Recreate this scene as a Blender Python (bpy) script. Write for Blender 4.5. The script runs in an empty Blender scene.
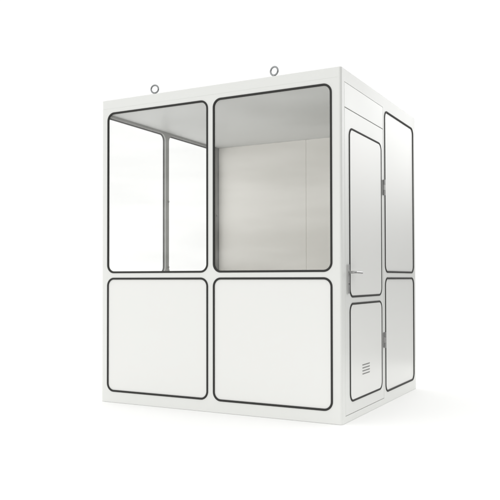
import bpy, bmesh, math
from mathutils import Vector, Matrix

scene = bpy.context.scene
C = scene.collection
R = math.radians

# ------------------------------------------------------------------ camera
cam_data = bpy.data.cameras.new('camera')
cam = bpy.data.objects.new('camera', cam_data)
C.objects.link(cam)
yaw, pitch, roll = -0.490620809, 0.0185226273, -0.0016043
fwd = Vector((math.sin(yaw) * math.cos(pitch), math.cos(yaw) * math.cos(pitch), math.sin(pitch)))
rgt = Vector((math.cos(yaw), -math.sin(yaw), 0))
upv = rgt.cross(fwd)
rgt, upv = math.cos(roll) * rgt + math.sin(roll) * upv, math.cos(roll) * upv - math.sin(roll) * rgt
rot = Matrix((rgt, upv, -fwd)).transposed().to_4x4()
cam.matrix_world = Matrix.Translation((1.66722414, -4.36617938, 0.935220701)) @ rot
cam_data.shift_y = 15.1022136 / 500.0
cam_data.sensor_width = 36.0
cam_data.lens = 36.0 * 725.462295 / 500.0
cam_data.clip_start = 0.05
cam_data.clip_end = 300.0
scene.camera = cam

# ------------------------------------------------------------------ studio surround
world = bpy.data.worlds.new('World')
scene.world = world
world.use_nodes = True
wt = world.node_tree
for n in list(wt.nodes):
    wt.nodes.remove(n)


def wn(kind, **kw):
    n = wt.nodes.new(kind)
    for k, v in kw.items():
        setattr(n, k, v)
    return n


def wmath(op, a, b=None, clamp=False):
    n = wn('ShaderNodeMath', operation=op, use_clamp=clamp)
    for i, s in enumerate((a, b)):
        if s is None:
            continue
        if isinstance(s, (int, float)):
            n.inputs[i].default_value = s
        else:
            wt.links.new(s, n.inputs[i])
    return n.outputs[0]


def wramp(val, a, b, lo=0.0, hi=1.0):
    n = wn('ShaderNodeMapRange', interpolation_type='SMOOTHSTEP')
    wt.links.new(val, n.inputs['Value'])
    n.inputs['From Min'].default_value = a
    n.inputs['From Max'].default_value = b
    n.inputs['To Min'].default_value = lo
    n.inputs['To Max'].default_value = hi
    return n.outputs[0]


tc = wn('ShaderNodeTexCoord')
sx = wn('ShaderNodeSeparateXYZ')
wt.links.new(tc.outputs['Generated'], sx.inputs[0])
dx, dy, dz = sx.outputs


def toward(az):
    """cosine of the angle to a horizontal bearing (degrees from +Y towards +X)"""
    return wmath('ADD', wmath('MULTIPLY', dx, math.sin(R(az))), wmath('MULTIPLY', dy, math.cos(R(az))))


# white studio, brighter overhead; grey added low on the right to dim that side
BASE, TOP = 1.05, 1.36
level = wramp(dz, 0.25, 0.9, BASE, TOP)
grey_zone = wmath('MULTIPLY', wramp(toward(75), 0.12, 0.454), wramp(dz, 0.0, 0.38, 1.0, 0.0))
level = wmath('MULTIPLY', level, wmath('SUBTRACT', 1.0, wmath('MULTIPLY', grey_zone, 0.80)))
# bright patch added on that side, mirrored in the upper side panels
glow_zone = wmath('MULTIPLY', wramp(toward(20), 0.90, 0.975), wmath('MULTIPLY', wramp(dz, 0.02, 0.24), wramp(dz, 0.32, 0.45, 1.0, 0.0)))
level = wmath('ADD', level, wmath('MULTIPLY', glow_zone, 3.85))
level = wmath('ADD', level, wmath('MULTIPLY', wramp(toward(-110), 0.5, 0.85), 0.55))  # world brightness added on the left to light the room inside
# noise added to the world behind the camera: faint cloudy reflections in the panes
mp = wn('ShaderNodeMapping')
mp.inputs['Scale'].default_value = (2.2, 2.2, 13.0)
wt.links.new(tc.outputs['Generated'], mp.inputs[0])
nz = wn('ShaderNodeTexNoise')
nz.inputs['Scale'].default_value = 2.0
nz.inputs['Detail'].default_value = 5
wt.links.new(mp.outputs[0], nz.inputs['Vector'])
cloud = wmath('MULTIPLY', wramp(nz.outputs['Fac'], 0.33, 0.67, -0.52, 0.52), wramp(toward(205), 0.45, 0.75))
level = wmath('MULTIPLY', level, wmath('ADD', 1.0, cloud))
level = wmath('MULTIPLY', level, wmath('MULTIPLY', wramp(toward(180), 0.2, 0.7, 1.0, 0.89), 1.0))
bg = wn('ShaderNodeBackground')
bg.inputs['Color'].default_value = (1.0, 1.0, 0.992, 1)
wt.links.new(level, bg.inputs['Strength'])
wo = wn('ShaderNodeOutputWorld')
wt.links.new(bg.outputs[0], wo.inputs[0])

# unseen area light added above and in front of the cabin
la = bpy.data.lights.new('added_soft_light', 'AREA')
la.shape = 'RECTANGLE'
la.size, la.size_y = 4.0, 3.0
la.energy = 4
la.color = (1.0, 0.99, 0.975)
lo = bpy.data.objects.new('added_soft_light', la)
lo.location = (-2.5, -5.5, 6.0)
lo.rotation_euler = (Vector((-1.0, 0.8, 0.8)) - Vector(lo.location)).to_track_quat('-Z', 'Y').to_euler()
C.objects.link(lo)

scene.view_settings.view_transform = 'Standard'
scene.view_settings.look = 'None'
scene.view_settings.exposure = 0.0
scene.view_settings.gamma = 1.0
scene.cycles.use_denoising = True
scene.cycles.max_bounces = 16
scene.cycles.transparent_max_bounces = 24
scene.cycles.glossy_bounces = 6
scene.cycles.sample_clamp_indirect = 8


# ------------------------------------------------------------------ materials
def mat(name, color, rough=0.4, metal=0.0, spec=0.5, bump=0.0, bump_scale=400.0, var=0.0, var_scale=2.0, coat=0.0):
    m = bpy.data.materials.new(name)
    m.use_nodes = True
    nt = m.node_tree
    b = nt.nodes['Principled BSDF']
    b.inputs['Base Color'].default_value = (*color, 1)
    b.inputs['Roughness'].default_value = rough
    b.inputs['Metallic'].default_value = metal
    b.inputs['Specular IOR Level'].default_value = spec
    b.inputs['Coat Weight'].default_value = coat
    b.inputs['Coat Roughness'].default_value = 0.12
    t = nt.nodes.new('ShaderNodeTexCoord')
    if bump:
        n = nt.nodes.new('ShaderNodeTexNoise')
        n.inputs['Scale'].default_value = bump_scale
        n.inputs['Detail'].default_value = 3
        nt.links.new(t.outputs['Object'], n.inputs['Vector'])
        bm = nt.nodes.new('ShaderNodeBump')
        bm.inputs['Strength'].default_value = bump
        bm.inputs['Distance'].default_value = 0.001
        nt.links.new(n.outputs['Fac'], bm.inputs['Height'])
        nt.links.new(bm.outputs[0], b.inputs['Normal'])
    if var:
        n = nt.nodes.new('ShaderNodeTexNoise')
        n.inputs['Scale'].default_value = var_scale
        n.inputs['Detail'].default_value = 4
        nt.links.new(t.outputs['Object'], n.inputs['Vector'])
        mr = nt.nodes.new('ShaderNodeMapRange')
        mr.inputs['To Min'].default_value = rough - var
        mr.inputs['To Max'].default_value = rough + var
        nt.links.new(n.outputs['Fac'], mr.inputs['Value'])
        nt.links.new(mr.outputs[0], b.inputs['Roughness'])
    return m


M_FRAME = mat('white_powder_coat', (0.765, 0.772, 0.750), 0.36, spec=0.28, bump=0.06, bump_scale=500, var=0.05)
M_PANEL = mat('white_lacquered_panel', (0.806, 0.808, 0.788), 0.24, spec=0.14, var=0.05, var_scale=1.4)
M_DOOR = mat('white_door_leaf', (0.755, 0.762, 0.742), 0.30, spec=0.24, bump=0.05, bump_scale=500, var=0.05)
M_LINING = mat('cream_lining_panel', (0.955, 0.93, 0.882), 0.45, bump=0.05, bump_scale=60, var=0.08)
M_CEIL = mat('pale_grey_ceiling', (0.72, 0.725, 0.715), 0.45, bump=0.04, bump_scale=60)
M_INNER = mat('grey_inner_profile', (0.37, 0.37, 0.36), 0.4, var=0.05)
M_WHITE = mat('white_floor_covering', (0.90, 0.89, 0.86), 0.5, bump=0.05, bump_scale=80)
M_RUBBER = mat('dark_grey_rubber', (0.035, 0.035, 0.033), 0.6, spec=0.2, bump=0.1, bump_scale=300)
M_STEEL = mat('brushed_steel', (0.36, 0.36, 0.355), 0.28, metal=1.0, var=0.08, var_scale=40)
M_ZINC = mat('zinc_plated_steel', (0.27, 0.28, 0.285), 0.18, metal=1.0, var=0.1, var_scale=60)
M_BRIGHT = mat('bright_steel', (0.62, 0.62, 0.61), 0.3, metal=1.0, var=0.06, var_scale=40)
M_DARK = mat('dark_hinge_metal', (0.42, 0.42, 0.415), 0.35, metal=0.9)
M_SLOT = mat('vent_slot_grey', (0.24, 0.24, 0.235), 0.8)
M_FLOOR = mat('white_studio_floor', (0.925, 0.925, 0.921), 0.75, spec=0.2)

M_GLASS = bpy.data.materials.new('clear_window_glass')
M_GLASS.use_nodes = True
nt = M_GLASS.node_tree
nt.nodes.remove(nt.nodes['Principled BSDF'])
g_t = nt.nodes.new('ShaderNodeBsdfTransparent')
g_t.inputs[0].default_value = (0.996, 0.998, 0.996, 1)
g_g = nt.nodes.new('ShaderNodeBsdfGlossy')
g_g.inputs['Roughness'].default_value = 0.02
g_w = nt.nodes.new('ShaderNodeLayerWeight')          # Schlick reflection, the same from both sides of the pane
g_w.inputs['Blend'].default_value = 0.5
g_p = nt.nodes.new('ShaderNodeMath')
g_p.operation = 'POWER'
g_p.inputs[1].default_value = 5.0
nt.links.new(g_w.outputs['Facing'], g_p.inputs[0])
g_f = nt.nodes.new('ShaderNodeMath')
g_f.operation = 'MULTIPLY_ADD'
g_f.inputs[1].default_value = 0.96
g_f.inputs[2].default_value = 0.035
nt.links.new(g_p.outputs[0], g_f.inputs[0])
g_m = nt.nodes.new('ShaderNodeMixShader')
nt.links.new(g_f.outputs[0], g_m.inputs[0])
nt.links.new(g_t.outputs[0], g_m.inputs[1])
nt.links.new(g_g.outputs[0], g_m.inputs[2])
nt.links.new(g_m.outputs[0], nt.nodes['Material Output'].inputs[0])

# ------------------------------------------------------------------ dimensions (metres)
W, D, H, T = 1.955, 1.750, 2.300, 0.020     # front, depth, height, wall thickness
ORG = Vector((-W / 2, D / 2, 0))            # cabin base centre; the front right corner stands at 0,0,0
GW = 0.0143                                 # width of the rubber profile


# ------------------------------------------------------------------ helpers
def link(name, me, m, parent=None, smooth=True, world_coords=True):
    o = bpy.data.objects.new(name, me)
    C.objects.link(o)
    if m is not None:
        me.materials.clear()
        me.materials.append(m)
    if world_coords and parent is not None:
        me.transform(Matrix.Translation(-ORG))
    if parent is not None:
        o.parent = parent
    if smooth:
        for p in me.polygons:
            p.use_smooth = True
            me.set_sharp_from_angle(angle=R(35))
        wn_ = o.modifiers.new('weighted_normals', 'WEIGHTED_NORMAL')      # keeps broad sheets flat beside their eased edges
        wn_.keep_sharp = True
    return o


def obj(name, bm, m, parent=None, smooth=True):
    bmesh.ops.recalc_face_normals(bm, faces=bm.faces)
    me = bpy.data.meshes.new(name)
    bm.to_mesh(me)
    bm.free()
    return link(name, me, m, parent, smooth)


def box(bm, x0, x1, y0, y1, z0, z1, bev=0.0, seg=2):
    vs = [bm.verts.new((x, y, z)) for x in (x0, x1) for y in (y0, y1) for z in (z0, z1)]
    idx = [(0, 1, 3, 2), (4, 6, 7, 5), (0, 4, 5, 1), (2, 3, 7, 6), (0, 2, 6, 4), (1, 5, 7, 3)]
    fs = [bm.faces.new([vs[i] for i in f]) for f in idx]
    if bev:
        es = list({e for f in fs for e in f.edges})
        bmesh.ops.bevel(bm, geom=es, offset=bev, segments=seg, profile=0.5, affect='EDGES')


def rrect(u0, u1, v0, v1, r, n=10):
    pts = []
    for cu, cv, a0 in ((u1 - r, v1 - r, 0), (u0 + r, v1 - r, 90), (u0 + r, v0 + r, 180), (u1 - r, v0 + r, 270)):
        for i in range(n + 1):
            a = R(a0 + 90 * i / n)
            pts.append((cu + r * math.cos(a), cv + r * math.sin(a)))
    return pts


# a wall plane maps (u, v, out) to the world; out grows away from the cabin
def front(u, v, o): return (u, -o, v)
def right(u, v, o): return (o, u, v)
def left(u, v, o): return (-W - o, u, v)


def prism(bm, P, pts, o0, o1, bev=0.0):
    a = [bm.verts.new(P(u, v, o0)) for u, v in pts]
    b = [bm.verts.new(P(u, v, o1)) for u, v in pts]
    n = len(pts)
    bm.faces.new(a)
    top = bm.faces.new(b)
    for i in range(n):
        bm.faces.new((a[i], a[(i + 1) % n], b[(i + 1) % n], b[i]))
    if bev:
        bmesh.ops.bevel(bm, geom=list(top.edges), offset=bev, segments=2, profile=0.5, affect='EDGES')


def ring(bm, P, u0, u1, v0, v1, r, profile, n=10):
    """closed rubber profile swept round a rounded rectangle; profile = (inset, out)"""
    loops = []
    for ins, out in profile:
        loops.append([bm.verts.new(P(u, v, out)) for u, v in rrect(u0 + ins, u1 - ins, v0 + ins, v1 - ins, r - ins, n)])
    m, k = len(loops), len(loops[0])
    for i in range(m):
        A, B = loops[i], loops[(i + 1) % m]
        for j in range(k):
            bm.faces.new((A[j], A[(j + 1) % k], B[(j + 1) % k], B[j]))


def lip(base, sign=1):
    g = GW
    return [(0, base - sign * .003), (0, base + sign * .002), (.0018, base + sign * .0042), (.0045, base + sign * .0050),
            (g - .0045, base + sign * .0050), (g - .0018, base + sign * .0042), (g, base + sign * .002), (g, base - sign * .006)]


def tube(bm, pts, r, seg=12, cap=True):
    """round bar along a list of points"""
    pts = [Vector(p) for p in pts]
    rings = []
    for i, p in enumerate(pts):
        d = (pts[min(i + 1, len(pts) - 1)] - pts[max(i - 1, 0)]).normalized()
        a = d.orthogonal().normalized() if not rings else (rings_a - d * rings_a.dot(d)).normalized()
        rings_a = a
        b = d.cross(a)
        rings.append([bm.verts.new(p + r * (a * math.cos(2 * math.pi * k / seg) + b * math.sin(2 * math.pi * k / seg)))
                      for k in range(seg)])
    for A, B in zip(rings, rings[1:]):
        for k in range(seg):
            bm.faces.new((A[k], A[(k + 1) % seg], B[(k + 1) % seg], B[k]))
    if cap:
        bm.faces.new(rings[0])
        bm.faces.new(rings[-1])


def disc(bm, P, u, v, o0, o1, r, seg=20, bev=0.001):
    prism(bm, P, [(u + r * math.cos(2 * math.pi * k / seg), v + r * math.sin(2 * math.pi * k / seg)) for k in range(seg)], o0, o1, bev)


# ------------------------------------------------------------------ floor
bm = bmesh.new()
bmesh.ops.create_circle(bm, cap_ends=True, segments=128, radius=3.0)
floor = obj('floor', bm, M_FLOOR, smooth=False)
floor.location = (ORG.x, ORG.y, 0)
floor['kind'] = 'structure'
floor['label'] = 'seamless white studio floor under the cabin'

# ------------------------------------------------------------------ cabin
cabin = bpy.data.objects.new('inspection_cabin', None)
C.objects.link(cabin)
cabin.location = ORG
cabin.empty_display_size = 0.3
cabin['label'] = 'white metal cabin with black rubber edged windows, a side door and two lifting eyes'
cabin['category'] = 'cabin'

RC = 0.062   # corner radius of the panes, outside the rubber
FX = [(-1.8995, -0.9995), (-0.9605, -0.0635)]           # the two front bays
ZU, ZL = (0.977, 2.202), (0.081, 0.943)             # upper panes, lower panels
SY = (0.897, 1.686)                                 # fixed bay beside the door
LY = [(0.026, 0.832), (0.874, 1.660)]               # the two bays of the far long side
DY, DZ = (0.0610, 0.8640), (0.0470, 2.0480)         # door leaf
HZ = (2.0520, 2.2130)                               # panel over the door
DP = (0.138, 0.820)
DZU, DZL = (0.808, 1.934), (0.121, 0.774)

# shell: one outer block with a hollow room and openings cut out
bm = bmesh.new()
box(bm, -W, 0, 0, D, 0.0015, H)
vert = [e for e in bm.edges if abs(e.verts[0].co.z - e.verts[1].co.z) > 1]
bmesh.ops.bevel(bm, geom=vert, offset=0.016, segments=5, profile=0.5, affect='EDGES')
topf = [e for e in bm.edges if all(abs(v.co.z - H) < 1e-5 for v in e.verts)]
bmesh.ops.bevel(bm, geom=topf, offset=0.004, segments=2, profile=0.5, affect='EDGES')
bmesh.ops.recalc_face_normals(bm, faces=bm.faces)
me = bpy.data.meshes.new('frame')
bm.to_mesh(me)
bm.free()
shell = bpy.data.objects.new('frame', me)
C.objects.link(shell)


def cutter(fill):
    b = bmesh.new()
    fill(b)
    bmesh.ops.recalc_face_normals(b, faces=b.faces)
    m = bpy.data.meshes.new('cut')
    b.to_mesh(m)
    b.free()
    o = bpy.data.objects.new('cut', m)
    C.objects.link(o)
    md = shell.modifiers.new('cut', 'BOOLEAN')
    md.operation = 'DIFFERENCE'
    md.solver = 'EXACT'
    md.object = o
    return o


CEIL_Z = 2.217
cuts = [cutter(lambda b: box(b, -W + T, -T, T, D - T, 0.05, CEIL_Z))]
bays = []                                            # plane, u0, u1, v0, v1, kind
for k, (a, b_) in enumerate(FX):
    bays.append((front, a, b_, *ZU, 'window'))
    bays.append((front, a, b_, *ZL, 'panel'))
bays.append((right, *SY, *ZU, 'panel'))
bays.append((right, *SY, *ZL, 'panel'))
for a, b_ in LY:
    bays.append((left, a, b_, ZU[0], 2.192, 'window'))
    bays.append((left, a, b_, *ZL, 'panel'))
for P, u0, u1, v0, v1, kind in bays:
    e = 0.004
    cuts.append(cutter(lambda b, P=P, u0=u0, u1=u1, v0=v0, v1=v1: prism(b, P, rrect(u0 + e, u1 - e, v0 + e, v1 - e, RC - e), 0.05, -T - 0.05)))
G = 0.0022
cuts.append(cutter(lambda b: box(b, -0.10, 0.05, DY[0] - G, DY[1] + G, DZ[0] - G, HZ[1] + G)))
# shallow joints that show as hairlines under the roof rail on the front
cuts.append(cutter(lambda b: box(b, -W + 0.02, -0.02, -0.01, 0.0008, 2.2320, 2.2332)))

dg = bpy.context.evaluated_depsgraph_get()
new_me = bpy.data.meshes.new_from_object(shell.evaluated_get(dg))
for o in cuts + [shell]:
    bpy.data.objects.remove(o)
new_me.name = 'frame'
frame = link('frame', new_me, M_FRAME, cabin)
new_me.materials.append(M_INNER)            # the room side of the long glazed wall is set darker grey
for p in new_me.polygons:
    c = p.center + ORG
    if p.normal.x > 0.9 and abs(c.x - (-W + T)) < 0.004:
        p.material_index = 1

bm = bmesh.new()
box(bm, -W + 0.012, -0.012, 0.012, D - 0.012, 0.0, 0.010)
obj('plinth', bm, M_FRAME, cabin)

# ceiling lining and back lining boards
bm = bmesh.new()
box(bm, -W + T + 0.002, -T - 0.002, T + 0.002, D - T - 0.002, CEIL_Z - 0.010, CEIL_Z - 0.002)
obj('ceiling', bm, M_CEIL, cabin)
for a, b_ in ((-W + T + 0.012, -1.0015), (-0.9985, -T - 0.012)):
    bm = bmesh.new()
    box(bm, a, b_, D - T - 0.012, D - T - 0.0008, 0.06, CEIL_Z - 0.0105, 0.0015)
    obj('lining_board', bm, M_LINING, cabin)
bm = bmesh.new()
box(bm, -W + T + 0.002, -T - 0.002, T + 0.002, D - T - 0.014, 0.0505, 0.056)
obj('floor_panel', bm, M_WHITE, cabin)
bm = bmesh.new()
box(bm, -1.0012, -0.9988, D - T - 0.0075, D - T - 0.0008, 0.06, CEIL_Z - 0.016)
obj('joint_strip', bm, M_LINING, cabin)


def bay(P, u0, u1, v0, v1, kind, parent, base=0.0, thick=T, m=None):
    bm = bmesh.new()
    i = 0.0045
    pts = rrect(u0 + i, u1 - i, v0 + i, v1 - i, RC - i)
    if kind == 'window':
        prism(bm, P, pts, base - 0.012, base - 0.004)
        o = obj('window', bm, None, parent)
        # clear sheet: two faces of glass
        o.data.materials.append(M_GLASS)
    else:
        prism(bm, P, pts, base - 0.018, base - 0.002)
        o = obj('panel', bm, m or M_PANEL, parent)
    bm = bmesh.new()
    ring(bm, P, u0, u1, v0, v1, RC, lip(base))
    obj('gasket', bm, M_RUBBER, o)
    return o


for P, u0, u1, v0, v1, kind in bays:
    bay(P, u0, u1, v0, v1, kind, cabin)

# panel over the door
bm = bmesh.new()
box(bm, -0.045, 0, DY[0], DY[1], HZ[0], HZ[1], 0.0015)
obj('header_panel', bm, M_DOOR, cabin)

# ------------------------------------------------------------------ door
bm = bmesh.new()
box(bm, -0.045, 0.0, DY[0] + 0.0012, DY[1] - 0.0006, DZ[0] + 0.001, DZ[1] - 0.001, 0.002)
door = obj('door', bm, M_DOOR, cabin)


def door_panel(v0, v1):
    bm = bmesh.new()
    i = 0.006
    prism(bm, right, rrect(DP[0] + i, DP[1] - i, v0 + i, v1 - i, RC - i), 0.0006, 0.002)
    o = obj('door_panel', bm, M_PANEL, door)
    return o


for v0, v1 in (DZU, DZL):
    door_panel(v0, v1)
    bm = bmesh.new()
    ring(bm, right, DP[0], DP[1], v0, v1, RC, lip(0.0))
    obj('gasket', bm, M_RUBBER, door)

# handle: long plate, rose, lever
bm = bmesh.new()
prism(bm, right, rrect(0.088, 0.122, 0.836, 1.028, 0.006, 5), 0.0005, 0.009, 0.0015)
obj('handle_plate', bm, M_BRIGHT, door)
bm = bmesh.new()
zl = 0.975
pts = [(0.008, 0.105, zl), (0.038, 0.105, zl)]
for k in range(1, 7):
    a = R(90 * k / 6)
    pts.append((0.038 + 0.014 * math.sin(a), 0.105 + 0.014 * (1 - math.cos(a)), zl))
pts += [(0.052, 0.16, zl), (0.052, 0.235, zl - 0.002)]
tube(bm, pts, 0.0085, 14)
obj('handle_lever', bm, M_STEEL, door)
bm = bmesh.new()
disc(bm, right, 0.105, zl, 0.0085, 0.015, 0.014)
obj('handle_rose', bm, M_STEEL, door)
bm = bmesh.new()
disc(bm, right, 0.105, 0.900, 0.0085, 0.012, 0.009)
obj('keyhole_cover', bm, M_STEEL, door)

# ventilation louvre in the lower door panel
bm = bmesh.new()
prism(bm, right, rrect(0.366, 0.544, 0.262, 0.360, 0.006, 4), 0.0015, 0.0026, 0.0004)
for k in range(4):                       # thin pressed lip along the top of every slot
    zc = 0.342 - 0.0205 * k
    box(bm, 0.0020, 0.0055, 0.376, 0.534, zc + 0.0055, zc + 0.0075)
vent = obj('vent', bm, M_PANEL, door)
bm = bmesh.new()
for k in range(4):
    zc = 0.342 - 0.0205 * k
    prism(bm, right, rrect(0.379, 0.531, zc - 0.0035, zc + 0.0050, 0.003, 3), 0.0021, 0.0030)
obj('vent_slots', bm, M_SLOT, door)

# hinges on the joint between door and fixed bay
for zc in (1.612, 0.478):
    bm = bmesh.new()
    yc = 0.863
    for z0, z1 in ((zc + 0.021, zc + 0.058), (zc - 0.058, zc - 0.021)):
        tube(bm, [(0.008, yc, z0), (0.008, yc, z1)], 0.0085, 16)
    prism(bm, right, rrect(yc - 0.020, yc - 0.001, zc - 0.055, zc + 0.055, 0.003, 3), 0.0004, 0.0035, 0.0006)
    prism(bm, right, rrect(yc + 0.001, yc + 0.020, zc - 0.055, zc + 0.055, 0.003, 3), 0.0004, 0.0035, 0.0006)
    hinge = obj('hinge', bm, M_DARK, door)
for zc in (1.612, 0.478):
    bm = bmesh.new()
    tube(bm, [(0.008, 0.863, zc - 0.020), (0.008, 0.863, zc + 0.020)], 0.0092, 16)
    obj('hinge_knuckle', bm, M_BRIGHT, door)

# ------------------------------------------------------------------ lifting eyes on the roof
for x, turn in ((-1.491, 13), (-0.500, -6)):
    bm = bmesh.new()
    r, n = 0.0288, 40
    a = R(turn)
    y = 0.045
    zc = H + 0.014 + r + 0.004
    pts = [(x + r * math.sin(2 * math.pi * k / n) * math.cos(a), y + r * math.sin(2 * math.pi * k / n) * math.sin(a),
            zc - r * math.cos(2 * math.pi * k / n)) for k in range(n)]
    # closed ring
    rings = []
    for k in range(n):
        p = Vector(pts[k])
        rad = (p - Vector((x, y, zc))).normalized()
        nrm = Vector((-math.sin(a), math.cos(a), 0))
        rings.append([bm.verts.new(p + 0.0064 * (rad * math.cos(t) + nrm * math.sin(t))) for t in [2 * math.pi * j / 12 for j in range(12)]])
    for k in range(n):
        A, B = rings[k], rings[(k + 1) % n]
        for j in range(12):
            bm.faces.new((A[j], A[(j + 1) % 12], B[(j + 1) % 12], B[j]))
    # shank and collar
    tube(bm, [(x, y, H - 0.005), (x, y, H + 0.016)], 0.0065, 14)
    tube(bm, [(x, y, H + 0.0002), (x, y, H + 0.005)], 0.012, 20)
    obj('lifting_eye', bm, M_ZINC, cabin)

# ------------------------------------------------------------------ screws on the inside posts of the far side
for y, z in ((0.868, 1.607), (0.868, 1.035), (1.690, 1.545)):
    bm = bmesh.new()
    disc(bm, lambda u, v, o: (-W + T + o, u, v), y, z, -0.001, 0.006, 0.009, 16)
    obj('screw', bm, M_STEEL, cabin)
